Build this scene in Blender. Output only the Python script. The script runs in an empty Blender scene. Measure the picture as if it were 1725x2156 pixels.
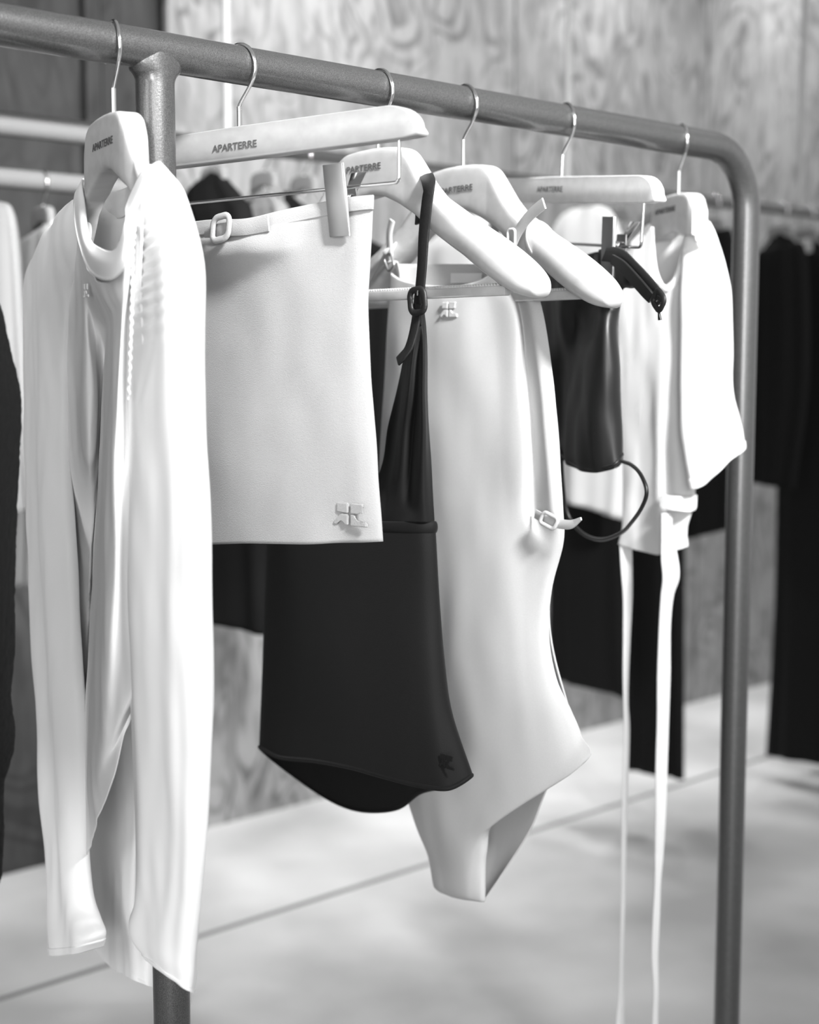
import bpy, bmesh, math, random
import numpy as np
from mathutils import Vector, Matrix, noise as mnoise

# ------------------------------------------------------------------ camera, light, exposure
S = bpy.context.scene
COL = S.collection
F, CX, CY = 3046.0, 862.5, 1078.0
PITCH = math.radians(6.147)
EYE = np.array([0.0, 0.0, 1.16])
cam = bpy.data.cameras.new('camera')
cam.sensor_fit = 'VERTICAL'; cam.sensor_height = 36.0
cam.lens = F / 2156.0 * 36.0
cam.clip_start = 0.05
cam.dof.use_dof = True; cam.dof.focus_distance = 1.31; cam.dof.aperture_fstop = 4.0
co = bpy.data.objects.new('camera', cam); COL.objects.link(co)
co.location = EYE; co.rotation_euler = (math.pi/2 - PITCH, 0, 0)
S.camera = co
S.view_settings.view_transform = 'Standard'
S.view_settings.look = 'None'
S.view_settings.gamma = 1.0
S.view_settings.exposure = -0.12
S.view_settings.use_curve_mapping = False
S.cycles.max_bounces = 8
S.cycles.use_denoising = True

world = bpy.data.worlds.new('shop_light'); S.world = world; world.use_nodes = True
bg = world.node_tree.nodes['Background']
bg.inputs[0].default_value = (1, 1, 1, 1); bg.inputs[1].default_value = 0.68

def area(name, loc, target, size, power, spread=180):
    l = bpy.data.lights.new(name, 'AREA'); l.shape = 'DISK'; l.size = size; l.energy = power
    l.spread = math.radians(spread)
    o = bpy.data.objects.new(name, l); COL.objects.link(o)
    o.location = loc
    o.rotation_euler = (Vector(target) - Vector(loc)).to_track_quat('-Z', 'Y').to_euler()
    return o
area('ceiling_spot', (1.35, -0.85, 2.95), (0.1, 1.5, 1.74), 0.5, 35, 42)
area('added_fill', (0.35, -2.7, 1.7), (0.2, 1.6, 1.0), 2.2, 25, 130)  # added soft fill behind the camera, no such source known
area('added_fill', (-0.3, -2.4, 1.15), (-0.25, 1.3, 0.9), 1.2, 17, 110)  # low added fill, brightens the white top from the camera side
area('added_fill', (-2.3, -0.9, 2.0), (0.0, 1.5, 1.1), 1.8, 15, 120)  # added fill from the left for the shaded garment faces
area('ceiling_spot', (0.0, 3.42, 3.1), (-0.2, 3.66, 1.95), 0.25, 15, 72)
area('ceiling_spot', (0.75, 4.1, 3.1), (0.55, 4.33, 1.95), 0.25, 13, 72)
area('ceiling_spot', (1.5, 4.75, 3.1), (1.3, 4.95, 2.05), 0.25, 9, 72)
area('ceiling_spot', (1.9, 2.7, 3.05), (1.6, 3.2, 0.0), 0.5, 13, 100)

# ------------------------------------------------------------------ geometry of the place
cp, sp = math.cos(PITCH), math.sin(PITCH)
def ray(px, py):
    a = (px-CX)/F; b = -(py-CY)/F
    return np.array([a, cp+b*sp, -sp+b*cp])
def depth_of(P):
    d = np.asarray(P)-EYE
    return d[1]*cp - d[2]*sp
def project_x(P):
    d = np.asarray(P)-EYE
    return CX + F*d[0]/(d[1]*cp-d[2]*sp)
A = np.array([-0.21977, 1.28087, 0.0]); B = np.array([0.42580, 1.85786, 0.0])
U = (B-A)/np.linalg.norm(B-A)            # direction of the rails and of the plywood wall
N = np.array([U[1], -U[0], 0.0])         # out of the wall, into the room
ZR = 1.4187
BACK0 = np.array([-0.2374, 2.70, 0.0]); ZB = 1.532    # second rail
class Plane:
    """upright plane of a hanger; e runs along the hanger towards the aisle, w out of its labelled side"""
    def __init__(s, px=None, yaw=-48, roll=0, base=None, z=ZR, start=None):
        if base is None:
            st = A if start is None else start
            lo, hi = -0.95, 4.0
            for _ in range(60):
                m = (lo+hi)/2
                P = st+U*m; P = np.array([P[0], P[1], z])
                if depth_of(P) < .1 or project_x(P) < px: lo = m
                else: hi = m
            base = st+U*lo
        if start is None and z == ZR: z = ZR+.0028-.0062*float(np.dot(base-A, U))
        s.O = np.array([base[0], base[1], z])
        y = math.radians(yaw)
        s.e = np.array([math.cos(y), math.sin(y), 0]); s.w = np.array([math.sin(y), -math.cos(y), 0])
        r = math.radians(roll)
        s.E = s.e*math.cos(r)+np.array([0, 0, math.sin(r)]); s.T = np.array([0, 0, math.cos(r)])-s.e*math.sin(r)
    def at(s, px, py, off=0.0):
        r = ray(px, py); k = np.dot(s.O+s.w*off-EYE, s.w)/np.dot(r, s.w)
        return EYE+r*k
    def loc(s, a, t, off=0.0):
        return s.O+s.E*a+s.T*t+s.w*off

# ------------------------------------------------------------------ materials
def mat(name, base, rough=0.8, metal=0.0, bump=0.0, bscale=400, sheen=0.0, coat=0.0, mottle=0.0, mscale=4):
    m = bpy.data.materials.new(name); m.use_nodes = True
    nt = m.node_tree; b = nt.nodes['Principled BSDF']
    b.inputs['Base Color'].default_value = (base, base, base, 1)
    b.inputs['Specular IOR Level'].default_value = .5 if (metal or coat or rough < .7) else .22
    b.inputs['Roughness'].default_value = rough; b.inputs['Metallic'].default_value = metal
    if sheen: b.inputs['Sheen Weight'].default_value = sheen
    if coat: b.inputs['Coat Weight'].default_value = coat; b.inputs['Coat Roughness'].default_value = 0.12
    tc = nt.nodes.new('ShaderNodeTexCoord')
    if bump:
        n = nt.nodes.new('ShaderNodeTexNoise'); n.inputs['Scale'].default_value = bscale; n.inputs['Detail'].default_value = 3
        bp = nt.nodes.new('ShaderNodeBump'); bp.inputs['Strength'].default_value = bump; bp.inputs['Distance'].default_value = 0.001
        nt.links.new(tc.outputs['Object'], n.inputs['Vector']); nt.links.new(n.outputs['Fac'], bp.inputs['Height'])
        nt.links.new(bp.outputs['Normal'], b.inputs['Normal'])
    if mottle:
        n = nt.nodes.new('ShaderNodeTexNoise'); n.inputs['Scale'].default_value = mscale; n.inputs['Detail'].default_value = 5
        r = nt.nodes.new('ShaderNodeMapRange')
        r.inputs['From Min'].default_value = .3; r.inputs['From Max'].default_value = .7
        r.inputs['To Min'].default_value = base*(1-mottle); r.inputs['To Max'].default_value = base*(1+mottle)
        nt.links.new(tc.outputs['Object'], n.inputs['Vector']); nt.links.new(n.outputs['Fac'], r.inputs['Value'])
        nt.links.new(r.outputs['Result'], b.inputs['Base Color'])
    return m
M = dict(
    white=mat('white_jersey', .82, .85, bump=.12, bscale=900, sheen=.1),
    tee=mat('white_tee_jersey', .60, .85, bump=.12, bscale=900, sheen=.1),
    white_rib=mat('white_rib', .82, .85, bump=.1, bscale=700),
    skirt=mat('grey_felted_wool', .33, .95, bump=.35, bscale=1100, sheen=.15, mottle=.035, mscale=900),
    body=mat('grey_heather_jersey', .48, .95, bump=.2, bscale=1400, sheen=.1, mottle=.05, mscale=1300),
    black=mat('black_jersey', .0025, .75, bump=.15, bscale=800, sheen=.04),
    satin=mat('black_satin', .004, .42, sheen=.05),
    leather=mat('black_strap', .010, .5, bump=.3, bscale=600),
    boucle=mat('black_boucle', .004, .95, bump=1.0, bscale=260),
    far_black=mat('far_black_cloth', .003, .9),
    far_white=mat('far_white_cloth', .68, .9),
    far_grey=mat('far_grey_cloth', .20, .9),
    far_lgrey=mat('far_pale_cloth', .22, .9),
    chrome=mat('chrome', .85, .12, 1.0),
    satin_metal=mat('brushed_metal', .42, .36, 1.0),
    darkmetal=mat('dark_metal', .25, .3, 1.0),
    print=mat('label_print', .09, .7),
    paint=mat('rack_pale_rail', .15, .7),
    rod=mat('rod_white_paint', .36, .5),
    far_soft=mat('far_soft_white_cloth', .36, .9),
    rubber=mat('clear_rubber', .62, .5),
)
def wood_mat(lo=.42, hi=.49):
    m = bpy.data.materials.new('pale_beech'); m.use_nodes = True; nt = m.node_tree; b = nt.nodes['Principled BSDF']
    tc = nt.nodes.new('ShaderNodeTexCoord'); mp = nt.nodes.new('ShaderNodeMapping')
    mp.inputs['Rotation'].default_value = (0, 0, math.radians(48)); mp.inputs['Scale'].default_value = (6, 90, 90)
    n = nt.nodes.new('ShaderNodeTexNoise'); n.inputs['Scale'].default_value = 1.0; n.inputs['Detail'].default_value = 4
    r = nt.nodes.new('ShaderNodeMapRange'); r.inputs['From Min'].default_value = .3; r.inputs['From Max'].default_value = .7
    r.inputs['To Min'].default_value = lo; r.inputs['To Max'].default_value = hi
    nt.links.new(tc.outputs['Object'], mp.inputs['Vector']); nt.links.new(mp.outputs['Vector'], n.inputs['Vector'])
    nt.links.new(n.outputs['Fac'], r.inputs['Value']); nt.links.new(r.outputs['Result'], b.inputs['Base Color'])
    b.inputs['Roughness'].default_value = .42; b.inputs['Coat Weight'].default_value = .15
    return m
M['wood'] = wood_mat(); M['wood_lit_offset'] = wood_mat(.31, .36); M['wood_shade_offset'] = wood_mat(.58, .66)  # same beech, light balance put into colour: darker where lit, paler where shaded
def rail_mat():
    m = mat('lacquered_steel', .42, .36, .7, bump=.12, bscale=500, coat=.6)
    nt = m.node_tree; b = nt.nodes['Principled BSDF']
    tc = nt.nodes.new('ShaderNodeTexCoord'); n = nt.nodes.new('ShaderNodeTexNoise')
    n.inputs['Scale'].default_value = 1500; n.inputs['Detail'].default_value = 1
    r = nt.nodes.new('ShaderNodeMapRange'); r.inputs['From Min'].default_value = .35; r.inputs['From Max'].default_value = .72
    r.inputs['To Min'].default_value = .065; r.inputs['To Max'].default_value = .15
    nt.links.new(tc.outputs['Object'], n.inputs['Vector']); nt.links.new(n.outputs['Fac'], r.inputs['Value'])
    nt.links.new(r.outputs['Result'], b.inputs['Base Color'])
    return m
M['rail'] = rail_mat()
def plywood_mat(dark=False):
    m = bpy.data.materials.new('dark_stained_board' if dark else 'rotary_cut_plywood'); m.use_nodes = True; nt = m.node_tree
    b = nt.nodes['Principled BSDF']; L = nt.links.new; nn = nt.nodes.new
    tc = nn('ShaderNodeTexCoord'); geo = nn('ShaderNodeNewGeometry')
    isl = nn('ShaderNodeVectorMath'); isl.operation = 'SCALE'; isl.inputs[0].default_value = (7, 13, 5)
    L(geo.outputs['Random Per Island'], isl.inputs['Scale'])
    add = nn('ShaderNodeVectorMath'); add.operation = 'ADD'; L(tc.outputs['Object'], add.inputs[0]); L(isl.outputs[0], add.inputs[1])
    mp = nn('ShaderNodeMapping'); mp.inputs['Scale'].default_value = (4.2, 4.2, 2.1); L(add.outputs[0], mp.inputs['Vector'])
    n1 = nn('ShaderNodeTexNoise'); n1.inputs['Scale'].default_value = 1.0; n1.inputs['Detail'].default_value = 1.2; n1.inputs['Distortion'].default_value = 1.1
    L(mp.outputs[0], n1.inputs['Vector'])
    k = nn('ShaderNodeMath'); k.operation = 'MULTIPLY'; k.inputs[1].default_value = 70.0; L(n1.outputs['Fac'], k.inputs[0])
    sn = nn('ShaderNodeMath'); sn.operation = 'SINE'; L(k.outputs[0], sn.inputs[0])
    r = nn('ShaderNodeMapRange'); r.interpolation_type = 'SMOOTHSTEP'; r.inputs['From Min'].default_value = .1; r.inputs['From Max'].default_value = 1.0
    r.inputs['To Min'].default_value = 1.0; r.inputs['To Max'].default_value = .50; L(sn.outputs[0], r.inputs['Value'])
    # grain lines come and go over the sheet
    n2 = nn('ShaderNodeTexNoise'); n2.inputs['Scale'].default_value = 6.0; n2.inputs['Detail'].default_value = 2; L(add.outputs[0], n2.inputs['Vector'])
    r2 = nn('ShaderNodeMapRange'); r2.inputs['From Min'].default_value = .35; r2.inputs['From Max'].default_value = .62; L(n2.outputs['Fac'], r2.inputs['Value'])
    mx = nn('ShaderNodeMix'); mx.data_type = 'FLOAT'; mx.inputs[2].default_value = .93
    L(r2.outputs[0], mx.inputs[0]); L(r.outputs[0], mx.inputs[3])
    pv = nn('ShaderNodeMapRange'); pv.inputs['To Min'].default_value = .21 if not dark else .026; pv.inputs['To Max'].default_value = .27 if not dark else .026
    L(geo.outputs['Random Per Island'], pv.inputs['Value'])
    mp3 = nn('ShaderNodeMapping'); mp3.inputs['Scale'].default_value = (34, 34, 9); L(add.outputs[0], mp3.inputs['Vector'])
    n3 = nn('ShaderNodeTexNoise'); n3.inputs['Scale'].default_value = 1.0; n3.inputs['Detail'].default_value = 3; n3.inputs['Distortion'].default_value = .8; L(mp3.outputs[0], n3.inputs['Vector'])
    r3 = nn('ShaderNodeMapRange'); r3.inputs['From Min'].default_value = .38; r3.inputs['From Max'].default_value = .58; r3.inputs['To Min'].default_value = .72; r3.inputs['To Max'].default_value = 1.08; L(n3.outputs['Fac'], r3.inputs['Value'])
    m3 = nn('ShaderNodeMath'); m3.operation = 'MULTIPLY'; L(mx.outputs[0], m3.inputs[0]); L(r3.outputs[0], m3.inputs[1]); mx = m3
    mu = nn('ShaderNodeMath'); mu.operation = 'MULTIPLY'; L(mx.outputs[0], mu.inputs[0]); L(pv.outputs[0], mu.inputs[1])
    L(mu.outputs[0], b.inputs['Base Color']); b.inputs['Roughness'].default_value = .6
    return m
M['ply'] = plywood_mat(); M['dark'] = plywood_mat(True)
def floor_mat():
    m = bpy.data.materials.new('polished_screed'); m.use_nodes = True; nt = m.node_tree
    b = nt.nodes['Principled BSDF']; L = nt.links.new; nn = nt.nodes.new
    tc = nn('ShaderNodeTexCoord'); n = nn('ShaderNodeTexNoise'); n.inputs['Scale'].default_value = 2.2; n.inputs['Detail'].default_value = 5; n.inputs['Roughness'].default_value = .45
    L(tc.outputs['Object'], n.inputs['Vector'])
    r = nn('ShaderNodeMapRange'); r.inputs['From Min'].default_value = .32; r.inputs['From Max'].default_value = .68
    r.inputs['To Min'].default_value = .31; r.inputs['To Max'].default_value = .53; L(n.outputs['Fac'], r.inputs['Value'])
    L(r.outputs[0], b.inputs['Base Color']); b.inputs['Roughness'].default_value = .55
    return m
M['floor'] = floor_mat()
M['ceil'] = mat('ceiling_paint', .7, .9)
M['groove'] = mat('floor_joint_filler', .16, .8)

# ------------------------------------------------------------------ mesh helpers
def tag(o, label=None, cat=None, group=None, kind=None):
    if label: o['label'] = label
    if cat: o['category'] = cat
    if group: o['group'] = group
    if kind: o['kind'] = kind
    return o
def thing(name, loc, label, cat, group=None):
    o = bpy.data.objects.new(name, None); COL.objects.link(o); o.location = [float(v) for v in loc]
    o.empty_display_size = .05
    return tag(o, label, cat, group)
def wloc(o):
    v = Vector((0, 0, 0))
    while o: v = v+o.location; o = o.parent
    return v
def mesh(name, verts, faces, m, parent=None, smooth=True, origin=None, auto=None, wrinkle=None):
    V = np.array(verts, float)
    org = np.array(wloc(parent)) if parent is not None else (np.array(origin, float) if origin is not None else V.mean(0))
    me = bpy.data.meshes.new(name); me.from_pydata((V-org).tolist(), [], [tuple(int(i) for i in f) for f in faces]); me.update()
    me.materials.append(M[m] if isinstance(m, str) else m)
    bm = bmesh.new(); bm.from_mesh(me)
    bmesh.ops.remove_doubles(bm, verts=bm.verts, dist=1e-6)
    bmesh.ops.recalc_face_normals(bm, faces=bm.faces)
    if wrinkle:
        bm.normal_update(); amp, sc, zs = wrinkle; off = Vector(org)
        mv = []
        for v in bm.verts:
            q = v.co+off; p = Vector((q.x*sc, q.y*sc, q.z*zs))
            mv.append(v.normal*amp*(mnoise.noise(p)+.45*mnoise.noise(p*2.3+Vector((3, 1, 7)))))
        for v, d in zip(bm.verts, mv): v.co += d
    if auto is not None:
        for ed in bm.edges:
            if len(ed.link_faces) == 2 and ed.calc_face_angle(0) > math.radians(auto): ed.smooth = False
    bm.to_mesh(me); bm.free()
    for p in me.polygons: p.use_smooth = smooth
    o = bpy.data.objects.new(name, me); COL.objects.link(o)
    if parent is not None: o.parent = parent
    else: o.location = org.tolist()
    return o
def crom(P, n, closed=False):
    """Catmull-Rom resample of the rows of P (k,...) to n rows"""
    P = np.array(P, float); k = len(P)
    if k == 1: return np.repeat(P, n, 0)
    if closed:
        t = np.arange(n)/n*k; i = np.floor(t).astype(int); f = t-i
        g = lambda j: P[(i+j) % k]
    else:
        t = np.linspace(0, k-1, n); i = np.minimum(np.floor(t).astype(int), k-2); f = t-i
        Q = np.concatenate([[2*P[0]-P[1]], P, [2*P[-1]-P[-2]]])
        g = lambda j: Q[i+j+1]
    f = f.reshape((-1,)+(1,)*(P.ndim-1))
    a, b, c, d = g(-1), g(0), g(1), g(2)
    return .5*((2*b)+(c-a)*f+(2*a-5*b+4*c-d)*f*f+(3*b-a-3*c+d)*f**3)
def tube(name, pts, r, m, parent=None, n=12, res=None, closed=False, flat=1.0, updir=None, origin=None):
    P = np.array(pts, float)
    if res: P = crom(P, res, closed)
    k = len(P)
    R = crom(np.array(r, float).reshape(-1, 1), k)[:, 0] if hasattr(r, '__len__') else np.full(k, r)
    V = []; up = np.array(updir if updir is not None else [0.13, 0.31, 0.94]); prev = None
    for i in range(k):
        if closed: t = P[(i+1) % k]-P[i-1]
        else: t = P[min(i+1, k-1)]-P[max(i-1, 0)]
        t = t/np.linalg.norm(t)
        x = (np.cross(up, t) if (prev is None or updir is not None) else prev-t*np.dot(prev, t))
        x /= np.linalg.norm(x); prev = x; y = np.cross(t, x)
        for j in range(n):
            a = 2*math.pi*j/n
            V.append(P[i]+x*math.cos(a)*R[i]+y*math.sin(a)*R[i]*flat)
    Fc = []
    for i in range(k if closed else k-1):
        for j in range(n):
            a, b = i*n+j, i*n+(j+1) % n; c, d = ((i+1) % k)*n+(j+1) % n, ((i+1) % k)*n+j
            Fc.append((a, b, c, d))
    if not closed: Fc += [tuple(range(n))[::-1], tuple(range((k-1)*n, k*n))]
    return mesh(name, V, Fc, m, parent, origin=origin, auto=60)
def ribbon(name, pts, width, thick, wdir, m, parent=None, res=60, origin=None, twist=None):
    """strip with a rounded rectangular section; wdir may be one vector or one per point"""
    P = crom(pts, res); k = len(P)
    W = crom(np.array(wdir, float), res) if np.ndim(wdir) == 2 else np.tile(np.array(wdir, float), (k, 1))
    wd = crom(np.array(width, float).reshape(-1, 1), res)[:, 0] if hasattr(width, '__len__') else np.full(k, width)
    V = []; sec = [(-.5, -.35), (-.47, -.5), (.47, -.5), (.5, -.35), (.5, .35), (.47, .5), (-.47, .5), (-.5, .35)]
    for i in range(k):
        t = P[min(i+1, k-1)]-P[max(i-1, 0)]; t /= np.linalg.norm(t)
        x = W[i]-t*np.dot(W[i], t); x /= np.linalg.norm(x); y = np.cross(t, x)
        for a, b in sec: V.append(P[i]+x*a*wd[i]+y*b*thick)
    n = len(sec); Fc = []
    for i in range(k-1):
        for j in range(n): Fc.append((i*n+j, i*n+(j+1) % n, (i+1)*n+(j+1) % n, (i+1)*n+j))
    Fc += [tuple(range(n))[::-1], tuple(range((k-1)*n, k*n))]
    return mesh(name, V, Fc, m, parent, origin=origin, auto=50)
def prism(name, poly, depth, m, parent=None, bevel=0.0, origin=None, direction=None, smooth=True, segs=2):
    """plate: poly = world points of one face, extruded by `direction`*depth"""
    P = np.array(poly, float); d = np.array(direction, float)*depth
    bm = bmesh.new(); a = [bm.verts.new(p) for p in P]; b = [bm.verts.new(p+d) for p in P]; n = len(P)
    bm.faces.new(a[::-1]); bm.faces.new(b)
    for i in range(n): bm.faces.new((a[i], a[(i+1) % n], b[(i+1) % n], b[i]))
    bmesh.ops.recalc_face_normals(bm, faces=bm.faces)
    if bevel:
        es = [e for e in bm.edges if e.calc_face_angle(0) > .5]
        bmesh.ops.bevel(bm, geom=es, offset=bevel, segments=segs, affect='EDGES', profile=.5, clamp_overlap=True)
    bm.verts.ensure_lookup_table(); bm.verts.index_update()
    V = [tuple(v.co) for v in bm.verts]; Fc = [[v.index for v in f.verts] for f in bm.faces]; bm.free()
    return mesh(name, V, Fc, m, parent, smooth=smooth, origin=origin, auto=25)
def solid(o, th, offset=0.0, sub=0):
    s = o.modifiers.new('cloth_thickness', 'SOLIDIFY'); s.thickness = th; s.offset = offset
    return o
def sheet(name, rows, m, parent=None, nu=80, nv=100, th=.0014, disp=None, closed=False, origin=None, dirw=None, wrinkle=None):
    """cloth through a grid of world points; disp(u,v) moves it along dirw"""
    R = np.array([crom(r, nu, closed) for r in rows]); G = crom(R, nv)
    if disp is not None:
        for i in range(nv):
            for j in range(nu): G[i, j] += np.array(dirw)*disp(j/(nu-1), i/(nv-1))
    V = G.reshape(-1, 3); Fc = []
    for i in range(nv-1):
        for j in range(nu if closed else nu-1):
            Fc.append((i*nu+j, i*nu+(j+1) % nu, (i+1)*nu+(j+1) % nu, (i+1)*nu+j))
    o = mesh(name, V, Fc, m, parent, origin=origin, wrinkle=wrinkle)
    return solid(o, th)
def rings(name, pl, rows, m, parent=None, n=96, nv=110, th=.0014, disp=None, sq=2.0, origin=None, capt=False, capb=False, twist=0.0, lin=False, wrinkle=None, cuff=0, lev=.85):
    """closed cloth tube; rows = (yL, yR, xL, xR, b, off[, front_drop]): silhouette left / right, half depth b along w"""
    D = []
    for r in rows:
        yL, yR, xL, xR, b, off = r[:6]; fd = r[6] if len(r) > 6 else 0.0
        c = pl.at((xL+xR)/2, (yL+yR)/2, off); dz = depth_of(c)
        h = abs(xR-xL)/2*dz/F
        v = c-EYE; v[2] = 0; v /= np.linalg.norm(v); rr = np.array([v[1], -v[0], 0])
        er, wr = abs(pl.e@rr), abs(pl.w@rr)
        b = min(b, .70*h/wr if wr > 1e-3 else b)
        a = math.sqrt(max(h*h-(b*wr)**2, (h*.12)**2))/er
        D.append([*c, a, b, -(yR-yL)/2*dz/F, fd, pl.e@rr, pl.w@rr, h, pl.e@v, pl.w@v, (c[2]-EYE[2])/np.linalg.norm((c-EYE)[:2])])
    D = np.array(D)
    if lin:
        t = np.linspace(0, len(D)-1, nv); Dn = np.array([np.interp(t, range(len(D)), D[:, q]) for q in range(D.shape[1])]).T
    else: Dn = crom(D, nv)
    V = []
    for i in range(nv):
        c = Dn[i, :3]; a, b, tz, fd, es, ws, hh, ev, wv, slo = Dn[i, 3:]
        for j in range(n):
            p = 2*math.pi*j/n; cs, sn = math.cos(p), math.sin(p)
            x = abs(cs)**(2/sq)*(1 if cs >= 0 else -1); y = abs(sn)**(2/sq)*(1 if sn >= 0 else -1)
            dd = disp(p, i/(nv-1)) if disp else 0.0
            nx, ny = cs/max(a, 1e-4), sn/max(b, 1e-4); L = math.hypot(nx, ny); nx /= L; ny /= L
            V.append(c+pl.e*(a*x+nx*dd)+pl.w*(b*y+ny*dd)+np.array([0, 0, tz*(a*x*es+b*y*ws)/hh-fd*y+lev*slo*(a*x*ev+b*y*wv)]))
    Fc = []
    for i in range(nv-1):
        for j in range(n): Fc.append((i*n+j, i*n+(j+1) % n, (i+1)*n+(j+1) % n, (i+1)*n+j))
    if capt: Fc.append(tuple(range(n)))
    if capb: Fc.append(tuple(range((nv-1)*n, nv*n)))
    o = mesh(name, V, Fc, m, parent, origin=origin, wrinkle=wrinkle)
    if not (capt and capb): solid(o, th)
    if cuff:
        V2 = []; k0 = nv-cuff
        for i in range(k0, nv):
            cen = np.mean(V[i*n:(i+1)*n], 0)
            for q in V[i*n:(i+1)*n]:
                d = q-cen; L = np.linalg.norm(d[:2]); f = (1+.0013/L); V2.append(cen+np.array([d[0]*f, d[1]*f, d[2]]))
        F2 = [(i*n+j, i*n+(j+1) % n, (i+1)*n+(j+1) % n, (i+1)*n+j) for i in range(cuff-1) for j in range(n)]
        solid(mesh('cuff', V2, F2, m, o, wrinkle=(wrinkle[0]*1.0, wrinkle[1], wrinkle[2]) if wrinkle else None), th*1.3)
    return o
def letters(name, text, pl, a, t, off, width, height, m='print', parent=None):
    cu = bpy.data.curves.new('txt', 'FONT'); cu.body = text; cu.size = 1; cu.extrude = .01; cu.offset = .009
    to = bpy.data.objects.new('txt', cu); COL.objects.link(to)
    bpy.context.view_layer.update()
    me = to.evaluated_get(bpy.context.evaluated_depsgraph_get()).to_mesh()
    V = np.array([v.co[:] for v in me.vertices]); Fc = [list(p.vertices) for p in me.polygons]
    to.to_mesh_clear(); bpy.data.objects.remove(to); bpy.data.curves.remove(cu)
    mn, mxx = V.min(0), V.max(0)
    x = (V[:, 0]-mn[0])/(mxx[0]-mn[0])-.5; y = (V[:, 1]-mn[1])/(mxx[1]-mn[1])-.5; z = (V[:, 2]-mn[2])/(mxx[2]-mn[2])
    W = [pl.loc(a+x[i]*width, t+y[i]*height, off+z[i]*.0003) for i in range(len(V))]
    return mesh(name, W, Fc, m, parent, smooth=False)
def fnoise(seed, k=5, amp=1.0, fmin=1, fmax=6):
    rnd = random.Random(seed)
    T = [(rnd.uniform(fmin, fmax), rnd.uniform(0, 6.28), rnd.uniform(-1.5, 1.5), rnd.uniform(.4, 1)) for _ in range(k)]
    return lambda u, v: amp*sum(w*math.sin(2*math.pi*(f*u)+p+d*v*3) for f, p, d, w in T)/k

# ------------------------------------------------------------------ structure
def slab(name, x0, x1, z0, z1, d0, d1, m, base, **kw):
    """box in wall coordinates: along U, up, out along N"""
    P = [base+U*a+N*d+np.array([0, 0, z]) for a in (x0, x1) for d in (d0, d1) for z in (z0, z1)]
    Fc = [(0, 1, 3, 2), (4, 6, 7, 5), (0, 4, 5, 1), (2, 3, 7, 6), (0, 2, 6, 4), (1, 5, 7, 3)]
    return P, Fc
WB = np.array([-0.5071, 3.4672, 0.0])      # foot of the plywood wall
def wall_x(px):
    """distance along the wall of the point seen at px"""
    k = (px-CX)/F   # X = k*Y (close to eye height)
    return (k*WB[1]-WB[0])/(U[0]-k*U[1])
def boxes(name, L, m, kind='structure'):
    V, Fc = [], []
    for P, f in L:
        o = len(V); V += P; Fc += [tuple(i+o for i in q) for q in f]
    ob = mesh(name, V, Fc, m, smooth=False, origin=(0, 0, 0)); tag(ob, kind=kind); return ob
cuts = [wall_x(366), wall_x(1079), wall_x(1474), wall_x(1668), wall_x(1668)+.9, wall_x(1668)+1.8]
boxes('wall_back', [slab('', cuts[i]+.004, cuts[i+1]-.004, 0, 3.2, -.02, 0, 'ply', WB) for i in range(5)], 'ply')
dl = [cuts[0]-1.1-.6, cuts[0]-.62, cuts[0]-.34, cuts[0]-.14, cuts[0]]
dl = [cuts[0]-3.4, cuts[0]-1.4, wall_x(205), wall_x(243), cuts[0]]
boxes('wall_left', [slab('', dl[i]+.004, dl[i+1]-.004, 0, 3.2, -.05, -.03 if i != 2 else -.02, 'dark', WB) for i in range(4)], 'dark')
boxes('trim_1', [slab('', cuts[0]-3.4, cuts[5], 0, 3.2, -.12, -.06, 'dark', WB)], 'dark')
V = [(-4, -4, 0), (5, -4, 0), (5, 7.5, 0), (-4, 7.5, 0), (-4, -4, -.1), (5, -4, -.1), (5, 7.5, -.1), (-4, 7.5, -.1)]
BX = [(0, 1, 2, 3), (7, 6, 5, 4), (0, 4, 5, 1), (1, 5, 6, 2), (2, 6, 7, 3), (3, 7, 4, 0)]
tag(mesh('floor', V, BX, 'floor', smooth=False, origin=(0, 0, 0)), kind='structure')
tag(mesh('ceiling', [(x, y, z+3.3) for x, y, z in V], BX, 'ceil', smooth=False, origin=(0, 0, 0)), kind='structure')
sb = np.array([-0.4309, 2.7928, 0.0])
boxes('trim_2', [slab('', -2.2, 4.2, -.004, .0015, -.007, .007, 'groove', sb)], 'groove')

# ------------------------------------------------------------------ main rack
def arc_pts(c, a0, a1, r, d1, d2, n=9):
    return [c+d1*r*math.cos(a)+d2*r*math.sin(a) for a in np.linspace(a0, a1, n)]
Z3 = np.array([0, 0, 1.0])
rack = thing('clothes_rack', (A[0], A[1], 0), 'grey lacquered steel tube clothes rack with rounded corners, carrying the nearest row of garments', 'clothes rack')
rr = .017; bend = .075
def rail_path(lo, hi, z, base, r=bend):
    P = [base+U*lo]
    c0 = base+U*(lo+r)+Z3*(z-r); c1 = base+U*(hi-r)+Z3*(z-r)
    P = [base+U*lo+Z3*.012] + [base+U*lo+Z3*(z-r)*q for q in (.3, .6, .95)] + arc_pts(c0, math.pi, math.pi/2, r, U, Z3)
    P += [base+U*(lo+r+(hi-lo-2*r)*q)+Z3*z for q in np.linspace(.02, .98, 24)]
    P += arc_pts(c1, math.pi/2, 0, r, U, Z3) + [base+U*hi+Z3*(z-r)*q for q in (.95, .6, .3)] + [base+U*hi+Z3*.012]
    return P
post_t = np.linalg.norm(B-A)
tube('frame_tube', [p+Z3*((.0028-.0062*float(np.dot(p-A, U)))*min(1, p[2]/1.3)) for p in rail_path(-.95, post_t, ZR, A)], rr, 'rail', rack, n=32)
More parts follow.
